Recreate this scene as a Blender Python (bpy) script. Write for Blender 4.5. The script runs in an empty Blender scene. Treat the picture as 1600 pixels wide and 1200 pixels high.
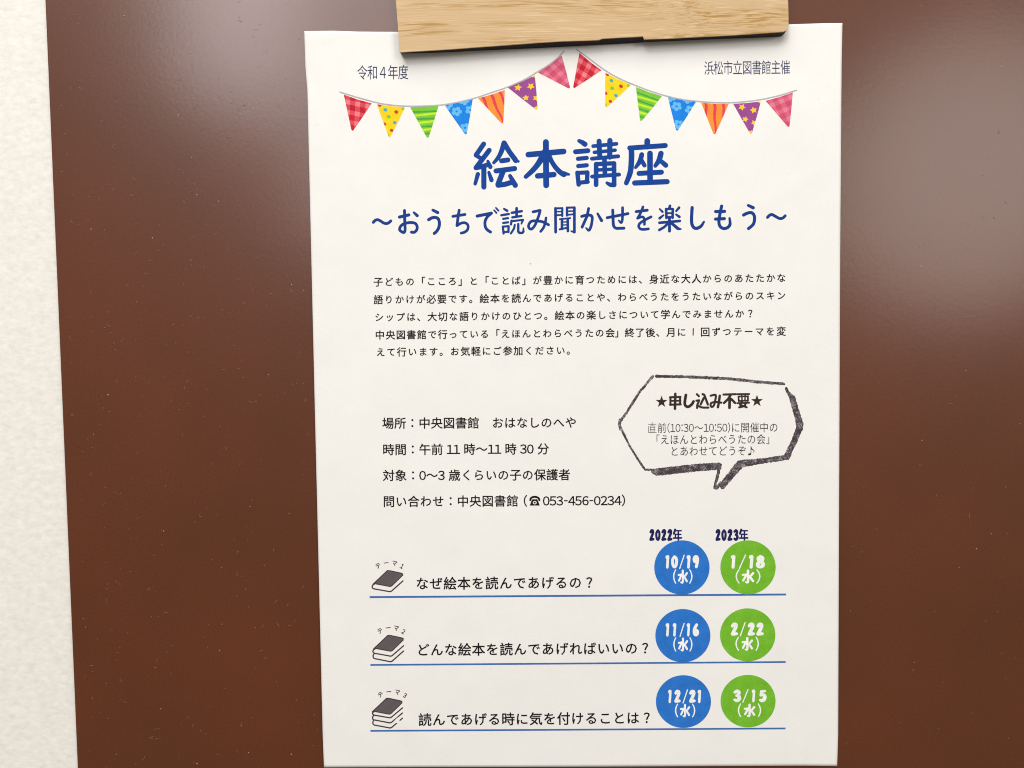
import bpy, bmesh, math, random
from mathutils import Vector, Matrix, noise
from mathutils.geometry import delaunay_2d_cdt

S = bpy.context.scene
C = S.collection

# ---------------------------------------------------------------- camera (pose solved from the A4 sheet's corners)
F_PX = 1202.0
CAM = Vector((-0.02207284, -0.30764167, 0.02399233))
PITCH, YAW, ROLL = -0.04845298, 0.01116086, 0.01259852
# rotation of an (X right, Y forward, Z up) frame
R = Matrix.Rotation(YAW, 3, 'Z') @ Matrix.Rotation(PITCH, 3, 'X') @ Matrix.Rotation(ROLL, 3, 'Y')
cam_d = bpy.data.cameras.new('camera')
cam_d.sensor_width = 36.0
cam_d.lens = 36.0 * F_PX / 1600.0
cam_d.clip_start = 0.01
cam_d.clip_end = 50
cam = bpy.data.objects.new('camera', cam_d)
C.objects.link(cam)
cam.matrix_world = Matrix.Translation(CAM) @ (R @ Matrix.Rotation(math.pi / 2, 3, 'X')).to_4x4()
S.camera = cam

# ---------------------------------------------------------------- room light: dim even room + ceiling fittings
W = bpy.data.worlds.new('World')
S.world = W
W.use_nodes = True
bg = W.node_tree.nodes['Background']
bg.inputs[0].default_value = (1.0, 0.90, 0.76, 1)
bg.inputs[1].default_value = 0.22

def area(name, loc, target, sx, sy, watts, col, shape='RECTANGLE'):
    l = bpy.data.lights.new(name, 'AREA')
    l.shape = shape
    l.size = sx
    l.size_y = sy
    l.energy = watts
    l.color = col
    o = bpy.data.objects.new(name, l)
    C.objects.link(o)
    o.location = loc
    o.rotation_euler = (Vector(target) - Vector(loc)).to_track_quat('-Z', 'Y').to_euler()
    return o

area('ceiling_light_overhead', (-0.08, -0.72, 1.04), (0, 0, 0.05), 1.25, 0.85, 12.6, (1.0, 0.972, 0.925))
area('ceiling_light_far_left', (-1.03, -2.5, 1.52), (0, 0, 0), 0.40, 1.20, 21, (0.97, 0.955, 0.98))
area('ceiling_light_middle', (-0.52, -2.5, 1.10), (0, 0, 0), 0.62, 1.45, 16, (0.97, 0.955, 0.98))
area('ceiling_light_far_right', (1.58, -2.5, 0.62), (0, 0, 0), 0.98, 0.98, 17, (1.0, 0.965, 0.92), 'ELLIPSE')

S.view_settings.view_transform = 'Standard'
S.view_settings.look = 'None'
S.view_settings.exposure = 0.0
S.view_settings.gamma = 1.0
S.render.engine = 'CYCLES'
S.cycles.use_denoising = True
S.cycles.filter_width = 1.05

# ---------------------------------------------------------------- helpers
def plane_pt(px, py, depth):
    """point of the wall-parallel plane lying `depth` in front of the board that is measured at (px, py)"""
    d = R @ Vector(((px - 800.0) / F_PX, 1.0, -(py - 600.0) / F_PX))
    t = (-depth - CAM.y) / d.y
    return CAM + d * t

def lin(c):
    c = c / 255.0
    return c / 12.92 if c <= 0.04045 else ((c + 0.055) / 1.055) ** 2.4

MATS = {}
def new_mat(name):
    m = bpy.data.materials.new(name)
    m.use_nodes = True
    nt = m.node_tree
    return m, nt, nt.nodes['Principled BSDF']

def nd(nt, typ, **kw):
    n = nt.nodes.new(typ)
    for k, v in kw.items():
        if k.startswith('i_'):
            n.inputs[k[2:].replace('_', ' ')].default_value = v
        else:
            setattr(n, k, v)
    return n

def ramp(nt, stops):
    r = nt.nodes.new('ShaderNodeValToRGB')
    el = r.color_ramp.elements
    while len(el) < len(stops):
        el.new(0.5)
    for e, (p, c) in zip(el, stops):
        e.position = p
        e.color = (c[0], c[1], c[2], 1) if len(c) >= 3 else (c[0],) * 3 + (1,)
    return r

def ink(r, g, b, speck=0.10):
    """printer ink: slightly uneven laser print on paper"""
    key = (r, g, b)
    if key in MATS:
        return MATS[key]
    m, nt, p = new_mat('ink_%d_%d_%d' % key)
    L = nt.links
    tc = nd(nt, 'ShaderNodeTexCoord')
    n1 = nd(nt, 'ShaderNodeTexNoise', i_Scale=2600.0, i_Detail=3.0)
    n2 = nd(nt, 'ShaderNodeTexNoise', i_Scale=220.0, i_Detail=2.0)
    L.new(tc.outputs['Object'], n1.inputs['Vector'])
    L.new(tc.outputs['Object'], n2.inputs['Vector'])
    base = (lin(r), lin(g), lin(b))
    hi = tuple(min(1, c * 1.2 + 0.006) for c in base)
    lo = tuple(c * 0.86 for c in base)
    mx = nd(nt, 'ShaderNodeMath', operation='ADD')
    h1 = nd(nt, 'ShaderNodeMath', operation='MULTIPLY'); h1.inputs[1].default_value = 0.6
    h2 = nd(nt, 'ShaderNodeMath', operation='MULTIPLY'); h2.inputs[1].default_value = 0.4
    L.new(n1.outputs['Fac'], h1.inputs[0]); L.new(n2.outputs['Fac'], h2.inputs[0])
    L.new(h1.outputs[0], mx.inputs[0]); L.new(h2.outputs[0], mx.inputs[1])
    rp = ramp(nt, [(0.33, lo), (0.67, hi)])
    L.new(mx.outputs[0], rp.inputs[0])
    L.new(rp.outputs[0], p.inputs['Base Color'])
    p.inputs['Roughness'].default_value = 0.62
    p.inputs['Specular IOR Level'].default_value = 0.12
    MATS[key] = m
    return m

def mat_board():
    m, nt, p = new_mat('brown_enamel_board')
    L = nt.links
    tc = nd(nt, 'ShaderNodeTexCoord')
    n1 = nd(nt, 'ShaderNodeTexNoise', i_Scale=14.0, i_Detail=3.0)
    L.new(tc.outputs['Object'], n1.inputs['Vector'])
    rp = ramp(nt, [(0.35, (0.096, 0.0228, 0.0040)), (0.65, (0.114, 0.0262, 0.0060))])
    L.new(n1.outputs['Fac'], rp.inputs[0])
    # fine mottled paint grain
    n0 = nd(nt, 'ShaderNodeTexNoise', i_Scale=1500.0, i_Detail=3.0)
    L.new(tc.outputs['Object'], n0.inputs['Vector'])
    r0 = ramp(nt, [(0.3, (0.86, 0.86, 0.86)), (0.7, (1.14, 1.14, 1.14))])
    L.new(n0.outputs['Fac'], r0.inputs[0])
    mu = nd(nt, 'ShaderNodeMix', data_type='RGBA', blend_type='MULTIPLY')
    mu.inputs[0].default_value = 1.0
    L.new(rp.outputs[0], mu.inputs[6]); L.new(r0.outputs[0], mu.inputs[7])
    L.new(mu.outputs[2], p.inputs['Base Color'])
    p.inputs['Roughness'].default_value = 0.50
    p.inputs['Specular IOR Level'].default_value = 0.30
    p.inputs['Coat Weight'].default_value = 0.62
    p.inputs['Coat Roughness'].default_value = 0.20
    # orange peel
    n2 = nd(nt, 'ShaderNodeTexNoise', i_Scale=620.0, i_Detail=2.5, i_Roughness=0.55)
    L.new(tc.outputs['Object'], n2.inputs['Vector'])
    bp = nd(nt, 'ShaderNodeBump', i_Strength=0.045, i_Distance=0.0004)
    L.new(n2.outputs['Fac'], bp.inputs['Height'])
    L.new(bp.outputs[0], p.inputs['Normal'])
    L.new(bp.outputs[0], p.inputs['Coat Normal'])
    return m

def mat_paper():
    m, nt, p = new_mat('recycled_white_paper')
    L = nt.links
    tc = nd(nt, 'ShaderNodeTexCoord')
    n1 = nd(nt, 'ShaderNodeTexNoise', i_Scale=95.0, i_Detail=6.0, i_Roughness=0.62)
    L.new(tc.outputs['Object'], n1.inputs['Vector'])
    r1 = ramp(nt, [(0.30, (0.832, 0.828, 0.798)), (0.70, (0.858, 0.853, 0.820))])
    L.new(n1.outputs['Fac'], r1.inputs[0])
    # sparse grey crumbs
    v = nd(nt, 'ShaderNodeTexVoronoi', i_Scale=260.0, i_Randomness=1.0)
    n4 = nd(nt, 'ShaderNodeTexNoise', i_Scale=900.0, i_Detail=2.0)
    L.new(tc.outputs['Object'], n4.inputs['Vector'])
    ad = nd(nt, 'ShaderNodeMix', data_type='RGBA'); ad.inputs[0].default_value = 0.0012
    L.new(tc.outputs['Object'], ad.inputs[6]); L.new(n4.outputs['Color'], ad.inputs[7])
    L.new(ad.outputs[2], v.inputs['Vector'])
    sep = nd(nt, 'ShaderNodeSeparateColor')
    L.new(v.outputs['Color'], sep.inputs[0])
    rad = nd(nt, 'ShaderNodeMath', operation='MULTIPLY_ADD')   # only a few cells hold a crumb
    rad.inputs[1].default_value = 0.5; rad.inputs[2].default_value = -0.42
    L.new(sep.outputs[0], rad.inputs[0])
    lt = nd(nt, 'ShaderNodeMath', operation='LESS_THAN')
    L.new(v.outputs['Distance'], lt.inputs[0]); L.new(rad.outputs[0], lt.inputs[1])
    am = nd(nt, 'ShaderNodeMath', operation='MULTIPLY')
    L.new(lt.outputs[0], am.inputs[0]); am.inputs[1].default_value = 0.30
    mx = nd(nt, 'ShaderNodeMix', data_type='RGBA')
    mx.inputs[7].default_value = (0.42, 0.43, 0.45, 1)
    L.new(am.outputs[0], mx.inputs[0]); L.new(r1.outputs[0], mx.inputs[6])
    L.new(mx.outputs[2], p.inputs['Base Color'])
    p.inputs['Roughness'].default_value = 0.85
    p.inputs['Specular IOR Level'].default_value = 0.2
    n3 = nd(nt, 'ShaderNodeTexNoise', i_Scale=700.0, i_Detail=4.0, i_Roughness=0.6)
    L.new(tc.outputs['Object'], n3.inputs['Vector'])
    bp = nd(nt, 'ShaderNodeBump', i_Strength=0.16, i_Distance=0.0003)
    L.new(n3.outputs['Fac'], bp.inputs['Height'])
    L.new(bp.outputs[0], p.inputs['Normal'])
    return m

def mat_wall():
    m, nt, p = new_mat('cream_fibre_wallpaper')
    L = nt.links
    tc = nd(nt, 'ShaderNodeTexCoord')
    cols = []
    acc = None
    for i, (ang, sc) in enumerate(((0.6, (1, 1, 1.7)), (-0.7, (1, 1, 1.9)), (1.5, (1, 1, 1.6)))):
        mp = nd(nt, 'ShaderNodeMapping')
        mp.inputs['Rotation'].default_value = (0, ang, 0)
        mp.inputs['Scale'].default_value = sc
        L.new(tc.outputs['Object'], mp.inputs['Vector'])
        n = nd(nt, 'ShaderNodeTexNoise', i_Scale=230.0 + 90 * i, i_Detail=5.0, i_Roughness=0.62)
        L.new(mp.outputs[0], n.inputs['Vector'])
        if acc is None:
            acc = n.outputs['Fac']
        else:
            a = nd(nt, 'ShaderNodeMath', operation='ADD')
            L.new(acc, a.inputs[0]); L.new(n.outputs['Fac'], a.inputs[1])
            acc = a.outputs[0]
    dv = nd(nt, 'ShaderNodeMath', operation='DIVIDE'); dv.inputs[1].default_value = 3.0
    L.new(acc, dv.inputs[0])
    r1 = ramp(nt, [(0.38, (0.745, 0.726, 0.672)), (0.60, (0.872, 0.853, 0.802))])
    L.new(dv.outputs[0], r1.inputs[0])
    L.new(r1.outputs[0], p.inputs['Base Color'])
    p.inputs['Roughness'].default_value = 0.9
    p.inputs['Specular IOR Level'].default_value = 0.2
    bp = nd(nt, 'ShaderNodeBump', i_Strength=0.18, i_Distance=0.0005)
    L.new(dv.outputs[0], bp.inputs['Height'])
    L.new(bp.outputs[0], p.inputs['Normal'])
    return m

def mat_wood():
    m, nt, p = new_mat('pale_paulownia_wood')
    L = nt.links
    tc = nd(nt, 'ShaderNodeTexCoord')
    # slow drift that bends the grain
    nw = nd(nt, 'ShaderNodeTexNoise', i_Scale=9.0, i_Detail=2.0)
    L.new(tc.outputs['Object'], nw.inputs['Vector'])
    ws = nd(nt, 'ShaderNodeVectorMath', operation='SCALE'); ws.inputs['Scale'].default_value = 0.011
    L.new(nw.outputs['Color'], ws.inputs[0])
    wa = nd(nt, 'ShaderNodeVectorMath', operation='ADD')
    L.new(tc.outputs['Object'], wa.inputs[0]); L.new(ws.outputs[0], wa.inputs[1])
    def stretched(sx, sz, scale, det, rough=0.6):
        mp = nd(nt, 'ShaderNodeMapping')
        mp.inputs['Scale'].default_value = (sx, 1, sz)
        L.new(wa.outputs[0], mp.inputs['Vector'])
        n = nd(nt, 'ShaderNodeTexNoise', i_Scale=scale, i_Detail=det, i_Roughness=rough)
        L.new(mp.outputs[0], n.inputs['Vector'])
        return n.outputs['Fac']
    broad = stretched(0.055, 1.0, 190.0, 2.0)
    fine = stretched(0.022, 1.0, 2300.0, 2.0)
    dash = stretched(0.03, 1.0, 1300.0, 2.0)
    rb = ramp(nt, [(0.44, (0.04, 0.04, 0.04)), (0.60, (1, 1, 1))])
    L.new(broad, rb.inputs[0])
    rf = ramp(nt, [(0.47, (0, 0, 0)), (0.56, (1, 1, 1))])
    L.new(fine, rf.inputs[0])
    mm = nd(nt, 'ShaderNodeMath', operation='MULTIPLY')
    L.new(rb.outputs[0], mm.inputs[0]); L.new(rf.outputs[0], mm.inputs[1])
    m1 = nd(nt, 'ShaderNodeMix', data_type='RGBA')
    m1.inputs[6].default_value = (0.600, 0.420, 0.228, 1)
    m1.inputs[7].default_value = (0.415, 0.235, 0.060, 1)
    L.new(mm.outputs[0], m1.inputs[0])
    rd = ramp(nt, [(0.58, (0, 0, 0)), (0.72, (0.55, 0.55, 0.55))])
    L.new(dash, rd.inputs[0])
    m2 = nd(nt, 'ShaderNodeMix', data_type='RGBA')
    m2.inputs[7].default_value = (0.80, 0.62, 0.37, 1)
    L.new(rd.outputs[0], m2.inputs[0]); L.new(m1.outputs[2], m2.inputs[6])
    L.new(m2.outputs[2], p.inputs['Base Color'])
    p.inputs['Roughness'].default_value = 0.6
    p.inputs['Specular IOR Level'].default_value = 0.3
    bp = nd(nt, 'ShaderNodeBump', i_Strength=0.3, i_Distance=0.0003)
    L.new(fine, bp.inputs['Height'])
    L.new(bp.outputs[0], p.inputs['Normal'])
    return m

def mat_plain(name, rgb, rough=0.6, spec=0.3, scale=800.0, amt=0.15, bump=0.2):
    m, nt, p = new_mat(name)
    L = nt.links
    tc = nd(nt, 'ShaderNodeTexCoord')
    n = nd(nt, 'ShaderNodeTexNoise', i_Scale=scale, i_Detail=4.0)
    L.new(tc.outputs['Object'], n.inputs['Vector'])
    r = ramp(nt, [(0.3, tuple(c * (1 - amt) for c in rgb)), (0.7, tuple(c * (1 + amt) for c in rgb))])
    L.new(n.outputs['Fac'], r.inputs[0])
    L.new(r.outputs[0], p.inputs['Base Color'])
    p.inputs['Roughness'].default_value = rough
    p.inputs['Specular IOR Level'].default_value = spec
    b = nd(nt, 'ShaderNodeBump', i_Strength=bump, i_Distance=0.0003)
    L.new(n.outputs['Fac'], b.inputs['Height'])
    L.new(b.outputs[0], p.inputs['Normal'])
    return m

def mat_crayon():
    m, nt, p = new_mat('ink_crayon_grain')
    L = nt.links
    tc = nd(nt, 'ShaderNodeTexCoord')
    n = nd(nt, 'ShaderNodeTexNoise', i_Scale=3300.0, i_Detail=2.0, i_Roughness=0.7)
    n2 = nd(nt, 'ShaderNodeTexNoise', i_Scale=420.0, i_Detail=2.0)
    L.new(tc.outputs['Object'], n.inputs['Vector']); L.new(tc.outputs['Object'], n2.inputs['Vector'])
    a = nd(nt, 'ShaderNodeMath', operation='MULTIPLY_ADD'); a.inputs[1].default_value = 0.55
    L.new(n2.outputs['Fac'], a.inputs[0]); L.new(n.outputs['Fac'], a.inputs[2])
    r = ramp(nt, [(0.70, (0.040, 0.030, 0.036)), (0.84, (0.10, 0.088, 0.10)), (0.97, (0.50, 0.48, 0.47))])
    L.new(a.outputs[0], r.inputs[0])
    L.new(r.outputs[0], p.inputs['Base Color'])
    p.inputs['Roughness'].default_value = 0.7
    p.inputs['Specular IOR Level'].default_value = 0.2
    return m

def link_mesh(name, verts, faces, mats, parent=None, idx=None, origin=None, smooth=False):
    me = bpy.data.meshes.new(name)
    og = origin or Vector((0, 0, 0))
    me.from_pydata([tuple(Vector(v) - og) for v in verts], [], faces)
    for m in mats:
        me.materials.append(m)
    if idx:
        me.polygons.foreach_set('material_index', idx)
    if smooth:
        me.polygons.foreach_set('use_smooth', [True] * len(me.polygons))
    me.update()
    o = bpy.data.objects.new(name, me)
    C.objects.link(o)
    if parent is not None:
        o.parent = parent
        if origin is not None:
            o.location = og - parent.location
    elif origin is not None:
        o.location = og
    return o

def tag(o, label=None, cat=None, group=None, kind=None):
    if label: o['label'] = label
    if cat: o['category'] = cat
    if group: o['group'] = group
    if kind: o['kind'] = kind

def lerp_poly(pts, v, axis):
    """value of the other coordinate along a polyline sorted by `axis`"""
    o = 1 - axis
    if v <= pts[0][axis]:
        return pts[0][o]
    for a, b in zip(pts, pts[1:]):
        if v <= b[axis]:
            t = (v - a[axis]) / (b[axis] - a[axis])
            return a[o] + (b[o] - a[o]) * t
    return pts[-1][o]

# ---------------------------------------------------------------- wall and board (the setting)
wall = link_mesh('wall', [(-1.2, 0.0032, -0.9), (1.2, 0.0032, -0.9), (1.2, 0.0032, 0.9), (-1.2, 0.0032, 0.9)],
                 [(0, 1, 2, 3)], [mat_wall()])
tag(wall, kind='structure')

eb, et = plane_pt(120.3, 1200, 0), plane_pt(69.7, 0, 0)
slope = (et.x - eb.x) / (et.z - eb.z)
def edge_x(z):
    return eb.x + (z - eb.z) * slope
bm = bmesh.new()
fr, bk = [], []
outl = [(edge_x(-0.45), -0.45), (0.42, -0.45), (0.42, 0.45), (edge_x(0.45), 0.45)]
f = [bm.verts.new((x, 0.0, z)) for x, z in outl]
b = [bm.verts.new((x, 0.0030, z)) for x, z in outl]
bm.faces.new(f)
bm.faces.new(b[::-1])
for i in range(4):
    j = (i + 1) % 4
    bm.faces.new((f[j], f[i], b[i], b[j]))
bmesh.ops.bevel(bm, geom=[e for e in bm.edges if abs(e.verts[0].co.y) < 1e-6 and abs(e.verts[1].co.y) < 1e-6],
                offset=0.0006, segments=3, profile=0.5, affect='EDGES')
bmesh.ops.recalc_face_normals(bm, faces=bm.faces)
me = bpy.data.meshes.new('notice_board')
bm.to_mesh(me); bm.free()
me.materials.append(mat_board())
board = bpy.data.objects.new('notice_board', me)
C.objects.link(board)
tag(board, 'glossy dark brown notice board panel on the cream wall behind the sheet', 'notice board')

# ---------------------------------------------------------------- the sheet of paper
LEFT = [(475.4, 49), (477.3, 105), (480.4, 142), (492, 640), (504.3, 1150), (506.3, 1199)]
RIGHT = [(1316.3, 36.5), (1315.0, 100), (1312.7, 400), (1311.0, 800), (1309.6, 1150), (1308.0, 1197)]
TOP = [(475, 48.6), (520, 48.0), (560, 49.4), (622, 49.8), (1233, 38.0), (1290, 36.2), (1317, 36.0)]
BOT = [(506, 1199.0), (900, 1198.0), (1250, 1196.4), (1308, 1197.0)]

CREASES = []
for a_, b_, am, wd in (((598, 52), (614, 132), -0.00013, 0.0020), ((716, 158), (748, 96), 0.00010, 0.0022), ((476, 96), (504, 176), -0.00016, 0.0022),
                       ((486, 66), (520, 56), 0.00012, 0.0018), ((1236, 62), (1262, 108), -0.00010, 0.0022), ((800, 150), (850, 108), 0.00008, 0.0024),
                       ((1180, 330), (1300, 250), 0.00006, 0.0030), ((560, 1090), (690, 1165), 0.00007, 0.0030)):
    p_, q_ = plane_pt(*a_, 0.0006), plane_pt(*b_, 0.0006)
    CREASES.append((p_.x, p_.z, q_.x, q_.z, am, wd))

def sheet_h(x, z):
    """how far the sheet stands off the board: gently buckled, held flat under the wooden bar"""
    P = Vector((x * 14.0, z * 11.0, 3.7))
    h = 0.00090 + 0.00060 * noise.noise(P) + 0.00030 * noise.noise(Vector((x * 42, z * 34, 9.1)))
    # small dents
    h += 0.00009 * noise.noise(Vector((x * 110, z * 90, 1.3)))
    for ax, az, bx, bz, am, wd in CREASES:
        if min(ax, bx) - 0.01 < x < max(ax, bx) + 0.01 and min(az, bz) - 0.01 < z < max(az, bz) + 0.01:
            ux, uz = bx - ax, bz - az
            t = max(0.0, min(1.0, ((x - ax) * ux + (z - az) * uz) / (ux * ux + uz * uz)))
            d2 = (x - ax - ux * t) ** 2 + (z - az - uz * t) ** 2
            h += am * math.exp(-d2 / (wd * wd)) * (0.4 + 0.6 * math.sin(math.pi * t))
    # pressed down by the bar
    dx = max(0.0, abs(x - 0.01) - 0.078)
    dz = max(0.0, 0.140 - z)
    k = math.exp(-(dx * dx + dz * dz * 1.0) / (2 * 0.013 ** 2))
    h = h * (1 - k) + 0.00034 * k
    # ripples just below the bar
    r = math.exp(-((z - 0.127) / 0.010) ** 2)
    h += r * (1 - k * 0.6) * 0.00024 * math.sin(x * 120 + math.sin(x * 31) * 2)
    # edges curl a little
    ed = min(x + 0.105, 0.105 - x)
    h += 0.00050 * math.exp(-max(0, ed) / 0.007)
    return max(h, 0.0003)

def on_sheet(px, py, eps):
    p = plane_pt(px, py, 0.0006)
    h = sheet_h(p.x, p.z)
    return plane_pt(px, py, h + eps)

PO = Vector((0.0, -0.0006, -0.1485))            # foot of the sheet
poster = bpy.data.objects.new('poster', None)
poster.empty_display_size = 0.05
C.objects.link(poster)
poster.location = PO
tag(poster, 'white printed A4 notice with flag bunting and blue Japanese heading on the brown board', 'poster')

NX, NY = 200, 280
vs, fs = [], []
for j in range(NY + 1):
    t = j / NY
    for i in range(NX + 1):
        s = i / NX
        y = (1 - t) * lerp_poly(TOP, 475 + s * 841, 0) + t * lerp_poly(BOT, 506 + s * 802, 0)
        lx, rx = lerp_poly(LEFT, y, 1), lerp_poly(RIGHT, y, 1)
        vs.append(on_sheet(lx + (rx - lx) * s, y, 0.0) - PO)
for j in range(NY):
    for i in range(NX):
        a = j * (NX + 1) + i
        fs.append((a, a + NX + 1, a + NX + 2, a + 1))
paper = link_mesh('paper_sheet', vs, fs, [mat_paper()], poster, smooth=True)
sol = paper.modifiers.new('thickness', 'SOLIDIFY')
sol.thickness = 0.0001
sol.offset = -1

# ---------------------------------------------------------------- flat print
def capsule(a, ra, b, rb, n=7):
    """convex outline round two discs"""
    dx, dy = b[0] - a[0], b[1] - a[1]
    d = math.hypot(dx, dy)
    if d < 1e-6:
        return [(a[0] + ra * math.cos(2 * math.pi * k / (2 * n)), a[1] + ra * math.sin(2 * math.pi * k / (2 * n))) for k in range(2 * n)]
    if abs(ra - rb) >= d:
        c, r = (a, ra) if ra > rb else (b, rb)
        return capsule(c, r, c, r, n)
    th = math.atan2(dy, dx)
    al = math.acos((ra - rb) / d)
    out = []
    for k in range(n + 1):
        g = th - al + (2 * al) * k / n
        out.append((b[0] + rb * math.cos(g), b[1] + rb * math.sin(g)))
    for k in range(n + 1):
        g = th + al + (2 * math.pi - 2 * al) * k / n
        out.append((a[0] + ra * math.cos(g), a[1] + ra * math.sin(g)))
    return out

def catmull(pts, m=5):
    if len(pts) < 3:
        return pts
    P = [pts[0]] + pts + [pts[-1]]
    out = []
    for i in range(1, len(P) - 2):
        p0, p1, p2, p3 = P[i - 1:i + 3]
        for k in range(m):
            t = k / m
            out.append(tuple(0.5 * (2 * p1[c] + (p2[c] - p0[c]) * t + (2 * p0[c] - 5 * p1[c] + 4 * p2[c] - p3[c]) * t * t
                                    + (3 * p1[c] - p0[c] - 3 * p2[c] + p3[c]) * t ** 3) for c in range(3)))
    out.append(pts[-1])
    return out

def parse(data, ox, oy, sc, fat=1.0):
    """'x,y[,r] x,y ... /r' pen strokes; a leading ~ means a smooth curve"""
    caps = []
    for st in data.split(';'):
        st = st.strip()
        if not st:
            continue
        sm = st.startswith('~')
        st = st.lstrip('~')
        r0 = 30.0
        if '/' in st:
            st, rr = st.split('/')
            r0 = float(rr)
        pts = []
        for q in st.split():
            v = [float(a) for a in q.split(',')]
            pts.append((ox + v[0] / sc, oy + v[1] / sc, (v[2] if len(v) > 2 else r0) * fat / sc))
        if sm:
            pts = catmull(pts)
        if len(pts) == 1:
            pts = pts * 2
        for p, q in zip(pts, pts[1:]):
            L = math.hypot(q[0] - p[0], q[1] - p[1])
            n = max(1, int(L / 14))
            for k in range(n):
                u, v = k / n, (k + 1) / n
                A = [p[c] + (q[c] - p[c]) * u for c in range(3)]
                B = [p[c] + (q[c] - p[c]) * v for c in range(3)]
                caps.append(capsule(A[:2], A[2], B[:2], B[2], 7))
    return caps

def ccw(p):
    a = sum(p[i][0] * p[(i + 1) % len(p)][1] - p[(i + 1) % len(p)][0] * p[i][1] for i in range(len(p)))
    return p if a > 0 else p[::-1]

def print_layers(name, layers, pick, mats, parent=poster, eps=0.000035, grid=7.0):
    """layers: list of lists of polygons (photo-measured coordinates); pick(set of layer ids) -> material or None"""
    V, Fc, own = [], [], []
    for li, polys in enumerate(layers):
        for p in polys:
            p = ccw(p)
            a = len(V)
            V += [Vector(q) for q in p]
            Fc.append(list(range(a, a + len(p))))
            own.append(li)
    x0, x1 = min(v.x for v in V), max(v.x for v in V)
    y0, y1 = min(v.y for v in V), max(v.y for v in V)
    if grid:
        x = x0 + grid * 0.53
        while x < x1:
            y = y0 + grid * 0.47
            while y < y1:
                V.append(Vector((x + 0.13 * math.sin(y), y + 0.11 * math.sin(x))))
                y += grid
            x += grid
    ov, oe, of, _, _, ofo = delaunay_2d_cdt(V, [], Fc, 0, 1e-5)
    faces, idx = [], []
    for f_, ids in zip(of, ofo):
        if not ids:
            continue
        k = pick({own[i] for i in ids})
        if k is None:
            continue
        faces.append(tuple(f_[::-1]) if True else tuple(f_))
        idx.append(k)
    used = sorted({i for f_ in faces for i in f_})
    mp = {v: i for i, v in enumerate(used)}
    verts = [on_sheet(ov[i].x, ov[i].y, eps) for i in used]
    faces = [tuple(mp[i] for i in f_) for f_ in faces]
    og = sum(verts, Vector((0, 0, 0))) / len(verts)
    wp = parent
    o = link_mesh(name, [v - og for v in verts], faces, mats, None, idx)
    base = Vector((0, 0, 0))
    q = parent
    while q is not None:
        base += q.location
        q = q.parent
    o.parent = parent
    o.location = og - base
    return o

def pen(name, data, ox, oy, sc, mat, parent=poster, eps=0.000035, fat=1.0):
    return print_layers(name, [parse(data, ox, oy, sc, fat)], lambda s: 0, [mat], parent, eps)

# --- typeset glyphs, outlines from Blender's own fallback face
FC = bpy.data.curves.new('type', 'FONT')
FC.size = 1.0
FC.resolution_u = 2
FO = bpy.data.objects.new('type', FC)
C.objects.link(FO)
GL = {}
def glyph(ch, off):
    key = (ch, off)
    if key not in GL:
        FC.body = ch
        bpy.context.view_layer.update()
        ev = FO.evaluated_get(bpy.context.evaluated_depsgraph_get())
        me = ev.to_mesh()
        gv, gf = [(v.co.x, v.co.y) for v in me.vertices], [tuple(p.vertices) for p in me.polygons]
        ev.to_mesh_clear()
        if off > 0 and gf:
            # heavier weight: outline swept with a round nib, merged into one clean shape
            cnt = {}
            for p in gf:
                for a, b in zip(p, p[1:] + p[:1]):
                    k = (round(gv[a][0], 4), round(gv[a][1], 4)), (round(gv[b][0], 4), round(gv[b][1], 4))
                    if k[::-1] in cnt:
                        del cnt[k[::-1]]
                    else:
                        cnt[k] = 1
            V = [Vector(v) for v in gv]
            F_ = []
            for p in gf:
                ar = sum(gv[p[i]][0] * gv[p[(i + 1) % len(p)]][1] - gv[p[(i + 1) % len(p)]][0] * gv[p[i]][1] for i in range(len(p)))
                if abs(ar) > 2e-5:
                    F_.append(list(p) if ar > 0 else list(p[::-1]))
            for a, b in cnt:
                if a == b:
                    continue
                c_ = ccw(capsule(a, off, b, off, 2))
                F_.append(list(range(len(V), len(V) + len(c_))))
                V += [Vector(q_) for q_ in c_]
            ov, _, of, _, _, ofo = delaunay_2d_cdt(V, [], F_, 0, 1e-6)
            def inside(c_, ids):
                for i_ in ids:
                    P_ = [V[k_] for k_ in F_[i_]]
                    if all((P_[k_].x - P_[k_ - 1].x) * (c_.y - P_[k_ - 1].y) - (P_[k_].y - P_[k_ - 1].y) * (c_.x - P_[k_ - 1].x) >= -1e-6 for k_ in range(len(P_))):
                        return True
                return False
            gf = [tuple(f_) for f_, ids in zip(of, ofo) if ids and inside(sum((ov[k_] for k_ in f_), Vector((0, 0))) / len(f_), ids)]
            gv = [(v.x, v.y) for v in ov]
        GL[key] = (gv, gf)
    return GL[key]

NARROW = {' ': 0.28, '(': 0.36, ')': 0.36, ':': 0.30, '-': 0.40, '☎': 0.96, '.': 0.3}
def wide(c):
    if c in '0123456789':
        return chr(ord(c) - 0x30 + 0xFF10)
    return {'(': '（', ')': '）', ':': '：', '-': '－'}.get(c, c)
def weight(c):
    return 0.555 if c in '0123456789' else NARROW.get(c, 1.0)

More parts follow.
